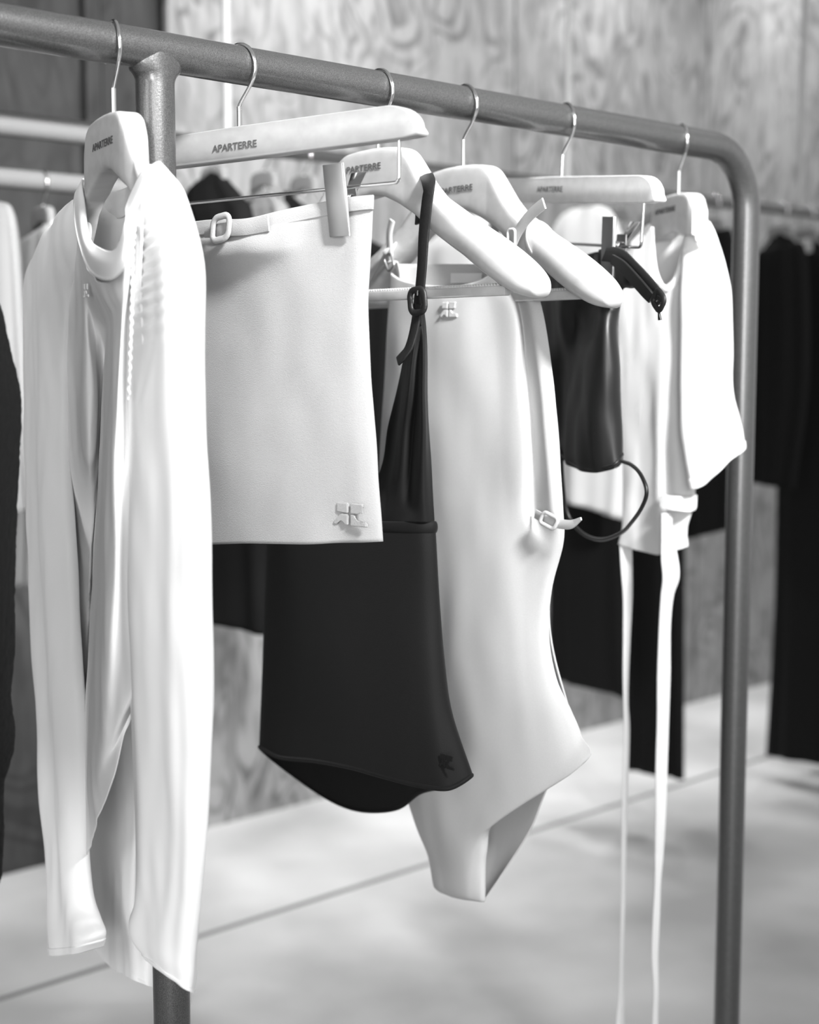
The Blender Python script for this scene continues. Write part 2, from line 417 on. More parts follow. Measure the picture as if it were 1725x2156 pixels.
# middle post, flaring into the rail like a welded T
PV, PF = [], []; zs_ = [.012, .6, 1.2]+[ZR-.0155-.012+.012*q for q in np.linspace(-.3, 1, 14)]+[ZR-.008, ZR-.001]
for z in zs_:
    dd_ = max(0.0, min(1.0, (z-(ZR-.0265))/.012)); f = .010*(1-math.sqrt(max(0, 1-dd_*dd_))); bN = rr*.99
    for j in range(40):
        a_ = 2*math.pi*j/40; PV.append(A+U*math.cos(a_)*(rr+f)+N*math.sin(a_)*min(bN, rr)+Z3*z)
n_ = len(zs_)
PF = [(i*40+j, i*40+(j+1) % 40, (i+1)*40+(j+1) % 40, (i+1)*40+j) for i in range(n_-1) for j in range(40)]+[tuple(range(40))]
mesh('post', PV, PF, 'rail', rack)
for t in (-.95, 0, post_t):
    c = A+U*t
    tube('foot_plate', [c+Z3*.0, c+Z3*.006, c+Z3*.012], [.055, .055, .05], 'rail', rack, n=40)

# ------------------------------------------------------------------ hangers
def hook(pl, parent, stem=-.066, kink=.0, lean=1):
    c = (0.0, -.0035); R = .0215
    P = [pl.loc(0, stem-.006), pl.loc(0, (stem-.037)/2), pl.loc(0, -.040), pl.loc(0, -.0365)]
    P += [pl.loc(.0035*lean, -.0315), pl.loc(.011*lean, -.0235), pl.loc(.0175*lean, -.0155)]
    for a in np.linspace(-12, 205, 16):
        a = math.radians(a); P.append(pl.loc(c[0]+lean*R*math.cos(a), c[1]+R*math.sin(a)))
    tube('hook', P, .00165, 'chrome', parent, n=12, res=120)
    tube('stem_sleeve', [pl.loc(0, stem-.004), pl.loc(0, stem*.6-.0368*.4), pl.loc(0, stem*.25-.0368*.75), pl.loc(0, -.0368)], .0023, 'chrome', parent, n=14)
TOPL = [(0, -.064), (.020, -.0645), (.040, -.0665), (.0495, -.071), (.0600, -.0835), (.0745, -.102), (.0899, -.1165), (.1191, -.1325), (.1718, -.1605), (.2000, -.178), (.2160, -.190), (.2230, -.199), (.2257, -.2055)]
BOTL = [(0, -.1094), (.018, -.1115), (.0394, -.1200), (.0651, -.1335), (.0875, -.1495), (.125, -.172), (.1600, -.194), (.1919, -.211), (.2100, -.2165), (.2190, -.2155), (.2240, -.211), (.2257, -.2065)]
THK = [(0, .023), (.05, .023), (.09, .028), (.13, .036), (.17, .043), (.2, .042), (.215, .033), (.2225, .018), (.2257, .003)]
def shirt_hanger(pl, label, sc=1.0, text=True, bar=True, txt=(-.013, -.082), group='wooden hangers on the near rack', m='wood', detail=True, dz=0.0, k=1.0, tk=1.0, zk=1.0):
    zz = lambda z: z if z > -.115 else -.115+(z+.115)*zk
    sx = lambda a: math.copysign(min(abs(a), .06)+max(0, abs(a)-.06)*k, a)
    root = thing('wooden_hanger', pl.O, label, 'hanger', group)
    tks = lambda q: 1-(1-tk)*min(1, max(0, (abs(q)-.05)/.03))
    ss = np.concatenate([np.linspace(0, .205, 90 if detail else 40), .2257-.0207*(1-np.sin(np.linspace(0, math.pi/2, 16)[1:]))])
    zt = np.interp(ss, *zip(*TOPL)); zb = np.interp(ss, *zip(*BOTL)); th = np.interp(ss, *zip(*THK))
    for _ in range(2):
        zt[1:-1] = (zt[:-2]+2*zt[1:-1]+zt[2:])/4; zb[1:-1] = (zb[:-2]+2*zb[1:-1]+zb[2:])/4
    for _ in range(60):
        for q in (zt, zb, th):
            sm = (q[:-2]+2*q[1:-1]+q[2:])/4; q[1:-1] = np.where((ss[1:-1] > .098) & (ss[1:-1] < .218), sm, q[1:-1])
    S2 = np.concatenate([-ss[::-1], ss[1:]]); f = lambda q: np.concatenate([q[::-1], q[1:]])
    zt, zb, th = f(zt), f(zb), f(th); n = 28; V = []
    for q in range(len(S2)):
        w = min(1, max(0, (abs(S2[q])-.05)/.08)); ex = 7*(1-w)+2.4*w
        cz, hz = (zt[q]+zb[q])/2, (zt[q]-zb[q])/2
        for j in range(n):
            p = 2*math.pi*(j+.5)/n; cs, sn = math.cos(p), math.sin(p)
            V.append(pl.loc(sx(S2[q])*sc, zz(cz+hz*math.copysign(abs(sn)**(2/ex), sn))*sc+dz, tks(S2[q])*th[q]/2*math.copysign(abs(cs)**(2/ex), cs)*sc))
    Fc = [(i*n+j, i*n+(j+1) % n, (i+1)*n+(j+1) % n, (i+1)*n+j) for i in range(len(S2)-1) for j in range(n)]
    Fc += [tuple(range(n)), tuple(range((len(S2)-1)*n, len(S2)*n))]
    mesh('shoulder_arms', V, Fc, m, root, auto=40)
    hook(pl, root, stem=-.066+dz)
    if text: letters('printed_name', 'APARTERRE', pl, txt[0], txt[1]+dz, .0118, .060, .0062, parent=root)
    if bar:
        P = [pl.loc(a, z, 0) for a, z in ((-.178, -.1965), (.178, -.1965), (.178, -.2055), (-.178, -.2055))]
        bo = prism('trouser_bar', [p-pl.w*.004 for p in P], .008, m, root, bevel=.0015, direction=pl.w)
        Q = []; k = 92
        for i in range(k+1):
            a = -.17+.34*i/k; Q += [(a-.0009, -.1966), (a, -.1938)] if i < k else [(a, -.1966)]
        Q = [(-.1715, -.1972)]+Q+[(.1715, -.1972)]
        prism('rubber_teeth', [pl.loc(a, z, -.002) for a, z in Q], .004, 'rubber', bo, direction=pl.w, smooth=False)
    return root
def clip(pl, root, a, top, bot, tilt, m='satin_metal'):
    """spring clip hung on the wire: front plate, back plate, spring and thumb lever"""
    w = .0112
    def q(x, z, o): return pl.loc(a+x+(z-(top+bot)/2)*tilt, z, o+(.0055 if o > 0 else 0))
    f = prism('clip', [q(-w, top, .006), q(w, top, .006), q(w, bot, .004), q(-w, bot, .004)], .0022, m, root, bevel=.0005, direction=pl.w)
    zc = top-(top-bot)*.48
    tube('clip_edge', [q(w-.0005, top, .0055), q(w, zc, .0050), q(w-.0005, bot, .0045)], .0011, 'chrome', f, n=8)
    hb = prism('back_jaw', [q(-w*.8, zc+.012, -.004), q(w*.8, zc+.012, -.004), q(w, bot+.002, -.0045), q(-w, bot+.002, -.0045)], .0016, m, f, bevel=.0004, direction=-pl.w)
    cu = [q(w*.7, top-.004, -.020), q(w*1.5, top-.0045, -.018), q(w*1.35, zc+.004, -.006), q(w*.9, zc+.002, -.004)]
    prism('thumb_lever', [q(-w*.8, top-.004, -.021), q(w*.8, top-.004, -.021), q(w*.55, zc+.003, -.007), q(-w*.55, zc+.003, -.007)], .0014, 'chrome', f, bevel=.0004, direction=pl.w)
    H = [pl.loc(a+(zc-(top+bot)/2)*tilt-.008+.016*i/60, zc+.0045*math.sin(i*.9), .0045*math.cos(i*.9)-.001) for i in range(61)]
    tube('spring', H, .0007, 'chrome', f, n=6)
def clip_hanger(pl, label, L=.217, top=-.055, bot=-.0845, clips=(), tw=(.001, -.0725), wire=.190, wz=-.118, m='wood'):
    root = thing('clip_hanger', pl.O, label, 'hanger', 'wooden hangers on the near rack')
    R = .03; half = [(0, bot)]+[(L-.018, bot+.0005), (L-.002, bot+.0015), (L, bot+.004)]
    half += [(L-.004-.0275*(1-math.cos(x))*1.15, top-.001-(.0215)*(1-math.sin(x))) for x in np.linspace(.1, math.pi/2, 9)]
    half += [(0, top)]
    poly = [(-a, z) for a, z in half[::-1][1:]][:-1]
    full = half[:]+[(-a, z) for a, z in half[-2:0:-1]]
    prism('hanger_bar', [pl.loc(a, z, -.0075) for a, z in full], .015, m, root, bevel=.0022, direction=pl.w, segs=3)
    hook(pl, root, stem=top-.001)
    letters('printed_name', 'APARTERRE', pl, tw[0], tw[1], .0077, .058, .0062, parent=root)
    P = [pl.loc(-wire, bot+.004), pl.loc(-wire, wz+.012), pl.loc(-wire, wz+.005), pl.loc(-wire+.0015, wz+.0015), pl.loc(-wire+.006, wz), pl.loc(-wire+.03, wz)]
    P += [pl.loc(x, wz) for x in (-.1, 0, .1)]
    P += [pl.loc(wire-.03, wz), pl.loc(wire-.006, wz), pl.loc(wire-.0015, wz+.0015), pl.loc(wire, wz+.005), pl.loc(wire, wz+.012), pl.loc(wire, bot+.004)]
    tube('clip_wire', P, .0016, 'chrome', root, n=12, res=160)
    for c in clips: clip(pl, root, *c)
    return root
def ring_buckle(name, c, X, Y, w, h, t, depth, m, parent, origin=None):
    """rounded rectangular frame around centre c, in the plane of X (width) and Y (height)"""
    Z = np.cross(X, Y); P = []
    r = min(w, h)*.32
    for cx, cy, a0 in ((w/2-r, h/2-r, 0), (-w/2+r, h/2-r, 90), (-w/2+r, -h/2+r, 180), (w/2-r, -h/2+r, 270)):
        for a in np.linspace(a0, a0+90, 7):
            a = math.radians(a); P.append(c+X*(cx+r*math.cos(a))+Y*(cy+r*math.sin(a)))
    return tube(name, P, t/2, m, parent, n=14, closed=True, flat=depth/t, updir=Z, origin=origin)
def emblem(pl, px, py, off, size, m, parent, xf=1.2):
    """raised stitched emblem of two mirrored letter shapes"""
    s = size
    shp = dict(
        a_head=[(-.48, .48), (-.04, .48), (-.04, .04), (-.48, .08)],
        c_head=[(.04, .48), (.50, .48), (.55, .40), (.45, .30), (.48, .08), (.30, .10), (.20, .04), (.04, .04)],
        a_leg=[(-.34, .02), (-.04, .0), (-.04, -.46), (-.16, -.46), (-.22, -.26), (-.34, -.24), (-.44, -.46), (-.62, -.48), (-.60, -.34), (-.48, -.26)],
        c_foot=[(.04, .0), (.22, .0), (.20, -.16), (.30, -.28), (.64, -.28), (.66, -.48), (.04, -.48)])
    c = pl.at(px, py, off); root = None
    V, Fc = [], []
    for k, P in shp.items():
        bm = bmesh.new()
        f = [bm.verts.new((x, y, 0)) for x, y in P]; g = [bm.verts.new((x, y, .10)) for x, y in P]; n = len(P)
        bm.faces.new(f[::-1]); top = bm.faces.new(g)
        for i in range(n): bm.faces.new((f[i], f[(i+1) % n], g[(i+1) % n], g[i]))
        bmesh.ops.bevel(bm, geom=[e for e in bm.edges if abs(e.verts[0].co.z-.1) < 1e-5 or abs(e.verts[1].co.z-.1) < 1e-5], offset=.035, segments=3, affect='EDGES', clamp_overlap=True)
        bm.verts.index_update(); o = len(V)
        V += [c+pl.e*v.co.x*s*xf+Z3*v.co.y*s+pl.w*v.co.z*s for v in bm.verts]
        Fc += [[v.index+o for v in q.verts] for q in bm.faces]; bm.free()
    return mesh('emblem', V, Fc, m, parent, auto=50)

P1 = Plane(237, -62); P2 = Plane(503, -40); P3 = Plane(797, -48); P4 = Plane(977, -52.5); P5 = Plane(1190, -66, roll=-5.5); P6 = Plane(1432, -76)
P4g = Plane(977, -47); P6g = Plane(1432, -45)
def tl(pl, px, py, off=0):
    d = pl.at(px, py, off)-pl.O
    return float(d@pl.E), float(d@pl.T)
shirt_hanger(P1, 'pale wooden hanger seen almost end on, inside the white long-sleeved top', bar=False, k=.62, tk=.5, dz=.005, txt=(.004, -.089))
c1t, c1b = tl(P2, 701, 345, .0125), tl(P2, 716, 498, .0105)
clip_hanger(P2, 'nearest pale wooden clip hanger, holding the grey mini skirt', L=.2165, m='wood_lit_offset',
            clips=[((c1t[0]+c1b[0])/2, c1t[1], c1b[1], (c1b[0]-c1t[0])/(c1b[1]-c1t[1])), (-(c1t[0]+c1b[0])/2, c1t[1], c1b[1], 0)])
shirt_hanger(P3, 'pale wooden shoulder hanger with the black halter strap looped over its arm', dz=.006)
shirt_hanger(P4, 'pale wooden shoulder hanger behind the black halter one, carrying the grey bodysuit', txt=(-.001, -.088))
c5t, c5b = tl(P5, 1284, 456, .0125), tl(P5, 1276, 582, .0105)
clip_hanger(P5, 'far pale wooden clip hanger, holding the black satin top', L=.200, m='wood_shade_offset', top=-.0605, bot=-.0895, wire=.170, wz=-.133, tw=(-.012, -.0745),
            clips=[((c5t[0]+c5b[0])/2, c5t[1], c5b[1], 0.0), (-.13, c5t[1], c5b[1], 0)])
shirt_hanger(P6, 'farthest pale wooden hanger on the rack, inside the white tie-front tee', bar=False, k=.04, tk=.35, zk=.1, m='wood_shade_offset')

def G(pl, rows): return [[pl.at(*p) for p in r] for r in rows]
# ------------------------------------------------------------------ grey mini skirt
sk = thing('mini_skirt', P2.O-Z3*.45, 'pale grey wool mini skirt with a buckled tab at its waist', 'skirt')
def front(y0, pts): return pts
FR = [
 [(262,508,.000),(330,484,.003),(400,470,.005),(450,464,.010),(520,462,.013),(590,446,.009),(650,433,.006),(715,421,.004),(752,415,.004),(785,412,.000)],
 [(262,540,.000),(330,515,.005),(400,500,.010),(450,495,.016),(520,492,.020),(590,478,.016),(650,465,.009),(715,452,.005),(752,447,.004),(784,444,.000)],
 [(261,580,.000),(330,556,.010),(400,543,.017),(450,536,.022),(520,528,.024),(590,520,.017),(650,505,.009),(715,495,.006),(752,490,.005),(782,488,.000)],
 [(260,670,.000),(330,650,.008),(400,628,.008),(450,612,.008),(520,596,.010),(590,580,.011),(650,568,.010),(715,560,.008),(752,556,.006),(778,555,.000)],
 [(258,800,.000),(330,785,.010),(400,770,.012),(450,760,.013),(520,745,.014),(590,730,.015),(650,718,.015),(715,705,.012),(752,700,.008),(776,698,.000)],
 [(255,950,.000),(330,940,.012),(400,930,.016),(450,920,.018),(520,905,.019),(590,890,.019),(650,880,.017),(715,868,.013),(755,862,.008),(785,860,.000)],
 [(252,1070,.000),(330,1065,.014),(400,1058,.018),(450,1050,.020),(520,1040,.021),(590,1030,.020),(650,1024,.017),(715,1015,.013),(762,1010,.009),(796,1005,.000)],
 [(250,1150,.000),(330,1148,.015),(400,1147,.019),(450,1146,.021),(520,1144,.021),(590,1145,.021),(650,1146,.019),(715,1143,.013),(767,1142,.009),(806,1140,.000)]]
def closed_rows(pl, rows, back=.8, lift=0.0):
    out = []
    for r in rows:
        f = [pl.at(*p) for p in r]
        b = []
        for q in r[1:-1][::-1]:
            b.append(pl.at(q[0], q[1], -q[2]*back)+Z3*lift)
        out.append(f+b)
    return out
nz = fnoise(3, 6, .0009, 2, 5)
sheet('skirt_body', closed_rows(P2, FR), 'skirt', sk, nu=200, nv=120, closed=True, th=.0018, wrinkle=(.0022, 12, 9))
wb = [[(p[0]+(2 if i == 9 else 0), p[1]-1, p[2]+.0012) for i, p in enumerate(FR[0])], [(p[0]+(1 if i == 9 else 0), p[1]+29, p[2]+(.6*(FR[1][i][2]-p[2])+p[2] if 0 else .6*(FR[1][i][2]-p[2]))+.0016) for i, p in enumerate(FR[0])]]
mid = [((a[0]+b[0])/2, (a[1]+b[1])/2, (a[2]+b[2])/2+.0006) for a, b in zip(*wb)]
sheet('waistband', G(P2, [wb[0], mid, wb[1]]), 'skirt', sk, nu=160, nv=14, th=.0022, disp=lambda u, v: .0002*math.sin(v*40), dirw=P2.w)
T = [P2.at(*p) for p in ((432,487,.0190),(448,487,.0215),(465,484,.0250),(485,482,.0240),(510,480,.0235),(540,475,.0215),(566,470,.0205))]
tb = ribbon('belt_tab', T, [.0115,.0115,.012,.0125,.0135,.0140,.0140], .0018, [0,.0,1], 'skirt', sk)
X = (P2.e*.985+Z3*.17); Y = np.cross(P2.w, X)*-1; Y = Y if Y[2] > 0 else -Y
X2 = P2.e*math.cos(.12)-Z3*math.sin(.12)*-1; Y2 = Z3*math.cos(.12)-P2.e*math.sin(.12)*-1
ring_buckle('buckle', P2.at(465,480,.0275), X2, Y2, .0215, .0205, .0062, .0038, 'skirt', sk)
emblem(P2, 738, 1083, .0128, .0205, 'skirt', sk, xf=1.5)

# ------------------------------------------------------------------ white long-sleeved top
top = thing('long_sleeved_top', P1.O-Z3*.6, 'white long-sleeved cotton top with a gathered armhole, nearest garment on the rack', 'top')
BK = [
 [(168,400,-.03),(205,420,-.034),(240,432,-.036),(275,425,-.036),(300,395,-.032),(330,360,-.02)],
 [(110,500,-.03),(160,495,-.034),(220,490,-.036),(280,480,-.036),(330,440,-.032),(370,420,-.02)],
 [(90,640,-.03),(150,640,-.030),(210,640,-.034),(270,640,-.034),(330,640,-.032),(390,640,-.02)],
 [(100,1000,-.03),(160,1000,-.036),(220,1000,-.044),(280,1000,-.040),(340,1000,-.044),(390,1000,-.03)],
 [(140,1500,-.03),(180,1500,-.040),(225,1500,-.050),(280,1500,-.040),(340,1500,-.052),(380,1500,-.04)],
 [(168,1800,-.03),(195,1830,-.040),(235,1850,-.048),(275,1860,-.030),(320,1880,-.055),(375,1900,-.04)],
 [(178,1940,-.03),(205,1968,-.040),(235,2000,-.045),(275,2025,-.035),(320,2050,-.050),(370,2050,-.04)],
 [(180,1985,-.03),(205,2005,-.040),(237,2037,-.045),(277,2062,-.035),(322,2078,-.050),(372,2088,-.04)]]
nb = fnoise(8, 5, .003, 1, 3)
sheet('back_panel', G(P1, BK), 'white', top, nu=90, nv=150, th=.0012, disp=nb, dirw=P1.w, wrinkle=(.003, 20, 8))
FP = [
 [(104,497,-.006),(152,425,-.004),(160,470,.010),(180,555,.022),(205,588,.030),(238,592,.036),(268,548,.034),(280,470,.020),(300,420,.020)],
 [(120,560,.000),(150,540,.004),(172,560,.010),(188,600,.014),(208,625,.020),(240,632,.030),(262,610,.032),(276,560,.020),(300,520,.020)],
 [(134,660,.002),(160,660,.006),(180,665,.006),(200,690,-.006),(222,700,-.012),(234,690,.010),(255,680,.030),(270,665,.020),(300,640,.020)],
 [(138,790,.002),(163,790,.008),(188,790,.006),(208,790,-.010),(220,790,-.020),(224,790,.002),(248,790,.032),(268,790,.020),(305,790,.020)],
 [(142,950,.000),(160,950,.008),(185,950,.008),(203,950,-.004),(211,950,-.020),(213,950,.002),(240,950,.034),(266,950,.024),(310,950,.020)],
 [(150,1100,-.014),(162,1100,-.010),(180,1100,-.010),(195,1100,-.014),(202,1100,-.024),(204,1100,.000),(232,1100,.032),(262,1100,.028),(312,1100,.020)],
 [(158,1350,-.020),(166,1350,-.020),(176,1350,-.020),(184,1350,-.022),(187,1350,-.028),(189,1350,.000),(222,1350,.034),(258,1350,.028),(312,1350,.020)],
 [(170,1540,-.020),(172,1540,-.020),(175,1540,-.020),(178,1540,-.022),(180,1540,-.028),(181,1540,.000),(210,1530,.030),(245,1510,.028),(292,1440,.020)],
 [(180,1700,-.010),(180,1700,-.010),(180,1700,-.010),(180,1700,-.012),(180,1700,-.014),(180,1690,.002),(200,1650,.026),(232,1590,.026),(284,1462,.012)],
 [(183,1800,-.002),(183,1800,-.002),(183,1800,-.002),(183,1800,-.002),(184,1800,.000),(188,1785,.008),(212,1712,.024),(245,1622,.024),(278,1482,.012)]]
nf = fnoise(21, 6, .0022, 1.5, 5)
sheet('front_panel', G(P1, FP), 'white', top, nu=150, nv=190, th=.0012, disp=lambda u, v: nf(u, v)*min(1, v*3), dirw=P1.w, wrinkle=(.003, 24, 8))
hem = crom([P1.at(p[0]-1, p[1]-30, p[2]+.002) for p in FP[-1][5:]], 60)
# far sleeve with its turned cuff
def sl_far(p, t):
    return .0035*math.sin(2*p+1.2)*t+.0022*math.cos(5*p+3*t)*min(1, 2*t)
fs = rings('sleeve', P1, [(424,412,152,176,.006,.002),(462,440,116,190,.010,.003),(520,500,80,186,.013,.003),(575,560,57,168,.014,.004),(650,640,50,150,.014,.005),(800,800,53,143,.014,.006),(1000,1000,56,147,.030,.006),
     (1200,1200,61,160,.030,.006),(1400,1400,71,168,.030,.006),(1500,1500,78,176,.031,.006),(1600,1600,83,178,.032,.006),(1750,1750,90,181,.033,.006),(1880,1880,96,188,.034,.006),
     (1945,1930,99,205,.034,.006),(1985,1960,100,216,.034,.006),(2012,1988,103,208,.033,.006)], 'white', top, disp=sl_far, nv=200, cuff=9, wrinkle=(.0028, 26, 9))
def sl_near(p, t):
    f = min(1, max(0, (t-.12)*3))*.55*min(1, .3+(1-t)*3)
    gth = .0019*math.exp(-((p-1.35)/.38)**2)*min(1, max(0, (t-.09)*14))*min(1, max(0, (.36-t)*8))*math.sin(2*math.pi*54*t-4.5*p+2.4*math.sin(23*t))*(1+.5*math.sin(47*t))
    return gth+f*(.0065*math.cos(3*p-.4+.5*t)+.0018*math.cos(7*p+1.0-1.2*t)+.0005*math.cos(13*p+2*t))
ns = rings('sleeve', P1, [(352,343,316,334,.006,.0),(375,362,296,352,.020,.0),(430,405,284,384,.030,.0),(500,470,278,408,.036,.0),(590,560,276,425,.040,.0),(690,690,274,429,.041,.0),
     (850,850,272,434,.042,.0),(1050,1050,271,444,.043,.0),(1250,1250,273,448,.043,.0),(1420,1420,277,446,.042,.0),(1580,1580,286,441,.041,.0),(1720,1720,295,434,.040,.0),
     (1830,1830,296,427,.038,.0),(1900,1920,288,420,.037,.0),(1940,2010,274,412,.036,.0),(1975,2055,279,410,.034,.0),(2015,2090,308,405,.028,.0)], 'white', top, disp=sl_near, nv=420, n=128, cuff=7, wrinkle=(.0026, 22, 7))
# rib collar
UL = [(175,378,0),(180,435,.015),(190,500,.025),(212,522,.032),(243,527,.038),(262,480,.034),(268,430,.018),(300,362,.004),(318,350,-.010),(292,380,-.030),(262,398,-.036),(235,402,-.036),(205,388,-.030)]
LL = [(163,402,0),(157,445,.016),(167,510,.028),(192,572,.037),(236,586,.044),(272,540,.040),(282,470,.022),(322,372,.006),(338,362,-.012),(302,420,-.031),(270,452,-.037),(235,458,-.037),(190,420,-.031)]
ML = [((a[0]+b[0])/2, (a[1]+b[1])/2, (a[2]+b[2])/2+.003) for a, b in zip(UL, LL)]
cl = sheet('rib_collar', G(P1, [UL, ML, LL]), 'white_rib', top, nu=240, nv=18, closed=True, th=.0022)
tube('collar_piping', [P1.at(p[0], p[1], p[2]+.002) for p in LL[:7]], .0011, 'white_rib', cl, n=8, res=80)
# gathers along the armhole seam
SE = crom([P1.at(*p) for p in ((283,462,.030),(277,520,.036),(276,600,.040),(274,680,.040),(271,760,.038),(268,840,.034))], 26)
tube('armhole_seam', [p+P1.w*(.0005*math.sin(i*.9)-.001)+P1.e*.0007*math.cos(i*.7) for i, p in enumerate(crom(SE, 150))], .0010, 'white_rib', top, n=8)
emblem(P1, 181, 612, .023, .012, 'white_rib', top)

# ------------------------------------------------------------------ black halter top
ht = thing('halter_top', P3.O-Z3*.5, 'black sleeveless halter top with a buckled shoulder strap and flared hem', 'top')
ribbon('strap', [P3.at(*p) for p in ((884,470,-.018),(889,400,-.026),(893,371,-.010),(899,372,.008),(904,392,.024),(899,430,.026),(893,490,.024),(889,560,.022),(884,615,.020),(880,650,.018),(880,680,.014))],
       [.0125,.0125,.0125,.0130,.0135,.0135,.0130,.0120,.0120,.0115,.0110], .0022, P3.e, 'leather', ht, res=110)
bk = ring_buckle('buckle', P3.at(879,634,.0245), P3.e*.99+Z3*.10, Z3*.99-P3.e*.12, .0200, .0215, .0066, .0042, 'leather', ht)
tube('buckle_prong', [P3.at(880,611,.028), P3.at(879,622,.0275)], .0008, 'chrome', bk, n=8)
ribbon('strap_end', [P3.at(*p) for p in ((880,640,.022),(877,668,.0215),(871,700,.022),(862,730,.024),(850,748,.026),(838,761,.027))], [.0105,.0108,.0110,.0112,.0112,.0105], .0022, P3.e*.9+Z3*.35, 'leather', ht)
BU = [
 [(876,640,.006),(879,640,.010),(882,640,.012),(885,640,.012),(888,640,.010),(890,640,.006)],
 [(871,680,.002),(876,680,.010),(880,680,.014),(885,680,.013),(890,680,.010),(895,680,.003)],
 [(861,715,.000),(868,715,.012),(875,715,.018),(884,715,.012),(892,715,.012),(898,715,.002)],
 [(848,762,.000),(857,762,.010),(868,762,.022),(880,762,.010),(892,762,.016),(900,762,.002)],
 [(834,830,.000),(846,830,.006),(860,830,.022),(878,830,.010),(891,830,.018),(900,830,.002)],
 [(818,900,.000),(834,900,.002),(851,900,.018),(874,900,.008),(892,900,.018),(902,900,.002)],
 [(806,980,.000),(823,980,.004),(845,980,.018),(868,980,.009),(890,980,.018),(908,980,.002)],
 [(770,1050,.006),(800,1050,.010),(835,1050,.018),(864,1050,.012),(890,1050,.017),(912,1050,.002)],
 [(700,1100,.012),(760,1100,.016),(820,1100,.018),(864,1100,.018),(894,1100,.014),(915,1100,.002)]]
sheet('bust_panel', G(P3, BU), 'black', ht, nu=90, nv=120, th=.0014, wrinkle=(.0015, 30, 6))
SB = [
 [(563,1106,0),(600,1107,.014),(660,1108,.020),(730,1109,.023),(800,1110,.022),(850,1111,.019),(890,1111,.013),(916,1110,0)],
 [(562,1160,0),(600,1160,.015),(660,1160,.022),(730,1160,.026),(800,1160,.025),(850,1160,.021),(893,1160,.014),(918,1160,0)],
 [(558,1280,0),(600,1280,.016),(660,1280,.025),(730,1280,.030),(800,1280,.029),(855,1280,.024),(899,1280,.015),(924,1280,0)],
 [(554,1400,0),(600,1405,.018),(660,1410,.029),(730,1412,.036),(800,1412,.035),(862,1410,.029),(910,1405,.018),(934,1400,0)],
 [(550,1500,0),(598,1512,.020),(662,1522,.032),(735,1530,.040),(808,1535,.040),(872,1535,.033),(922,1525,.022),(950,1505,0)],
 [(547,1573,0),(590,1594,.022),(665,1602,.035),(740,1616,.043),(812,1636,.044),(880,1653,.037),(945,1660,.026),(993,1632,0)]]
SBc = closed_rows(P3, SB, back=.9)
nbk = 6
BH = [(993,1632,0),(940,1655,-.030),(885,1668,-.050),(835,1702,-.060),(760,1706,-.062),(690,1680,-.056),(600,1618,-.040),(547,1573,0)]
SBc[-1] = SBc[-1][:8]+[P3.at(*p) for p in BH[1:-1]]
SBc[-2] = SBc[-2][:8]+[P3.at(*p) for p in ((915,1560,-.026),(865,1590,-.042),(810,1610,-.050),(735,1610,-.052),(665,1585,-.046),(590,1545,-.032))]
ns2 = fnoise(12, 4, .002, 1, 3)
sheet('flared_body', SBc, 'black', ht, nu=200, nv=120, closed=True, th=.0016, disp=lambda u, v: ns2(u, v)*min(1, v*2)*math.sin(math.pi*u)**2, dirw=P3.w)
tube('waist_band', crom(np.array([SBc[0][i]+(SBc[0][i]-P3.at(740,1108,0))*.004 for i in range(len(SBc[0]))]), 160, True), .0026, 'black', ht, n=16, closed=True, flat=2.3, updir=Z3)
tube('hem_piping', crom(np.array(SBc[-1]), 200, True), .0024, 'black', ht, n=10, closed=True)
emblem(P3, 941, 1603, .0272, .014, 'black', ht)

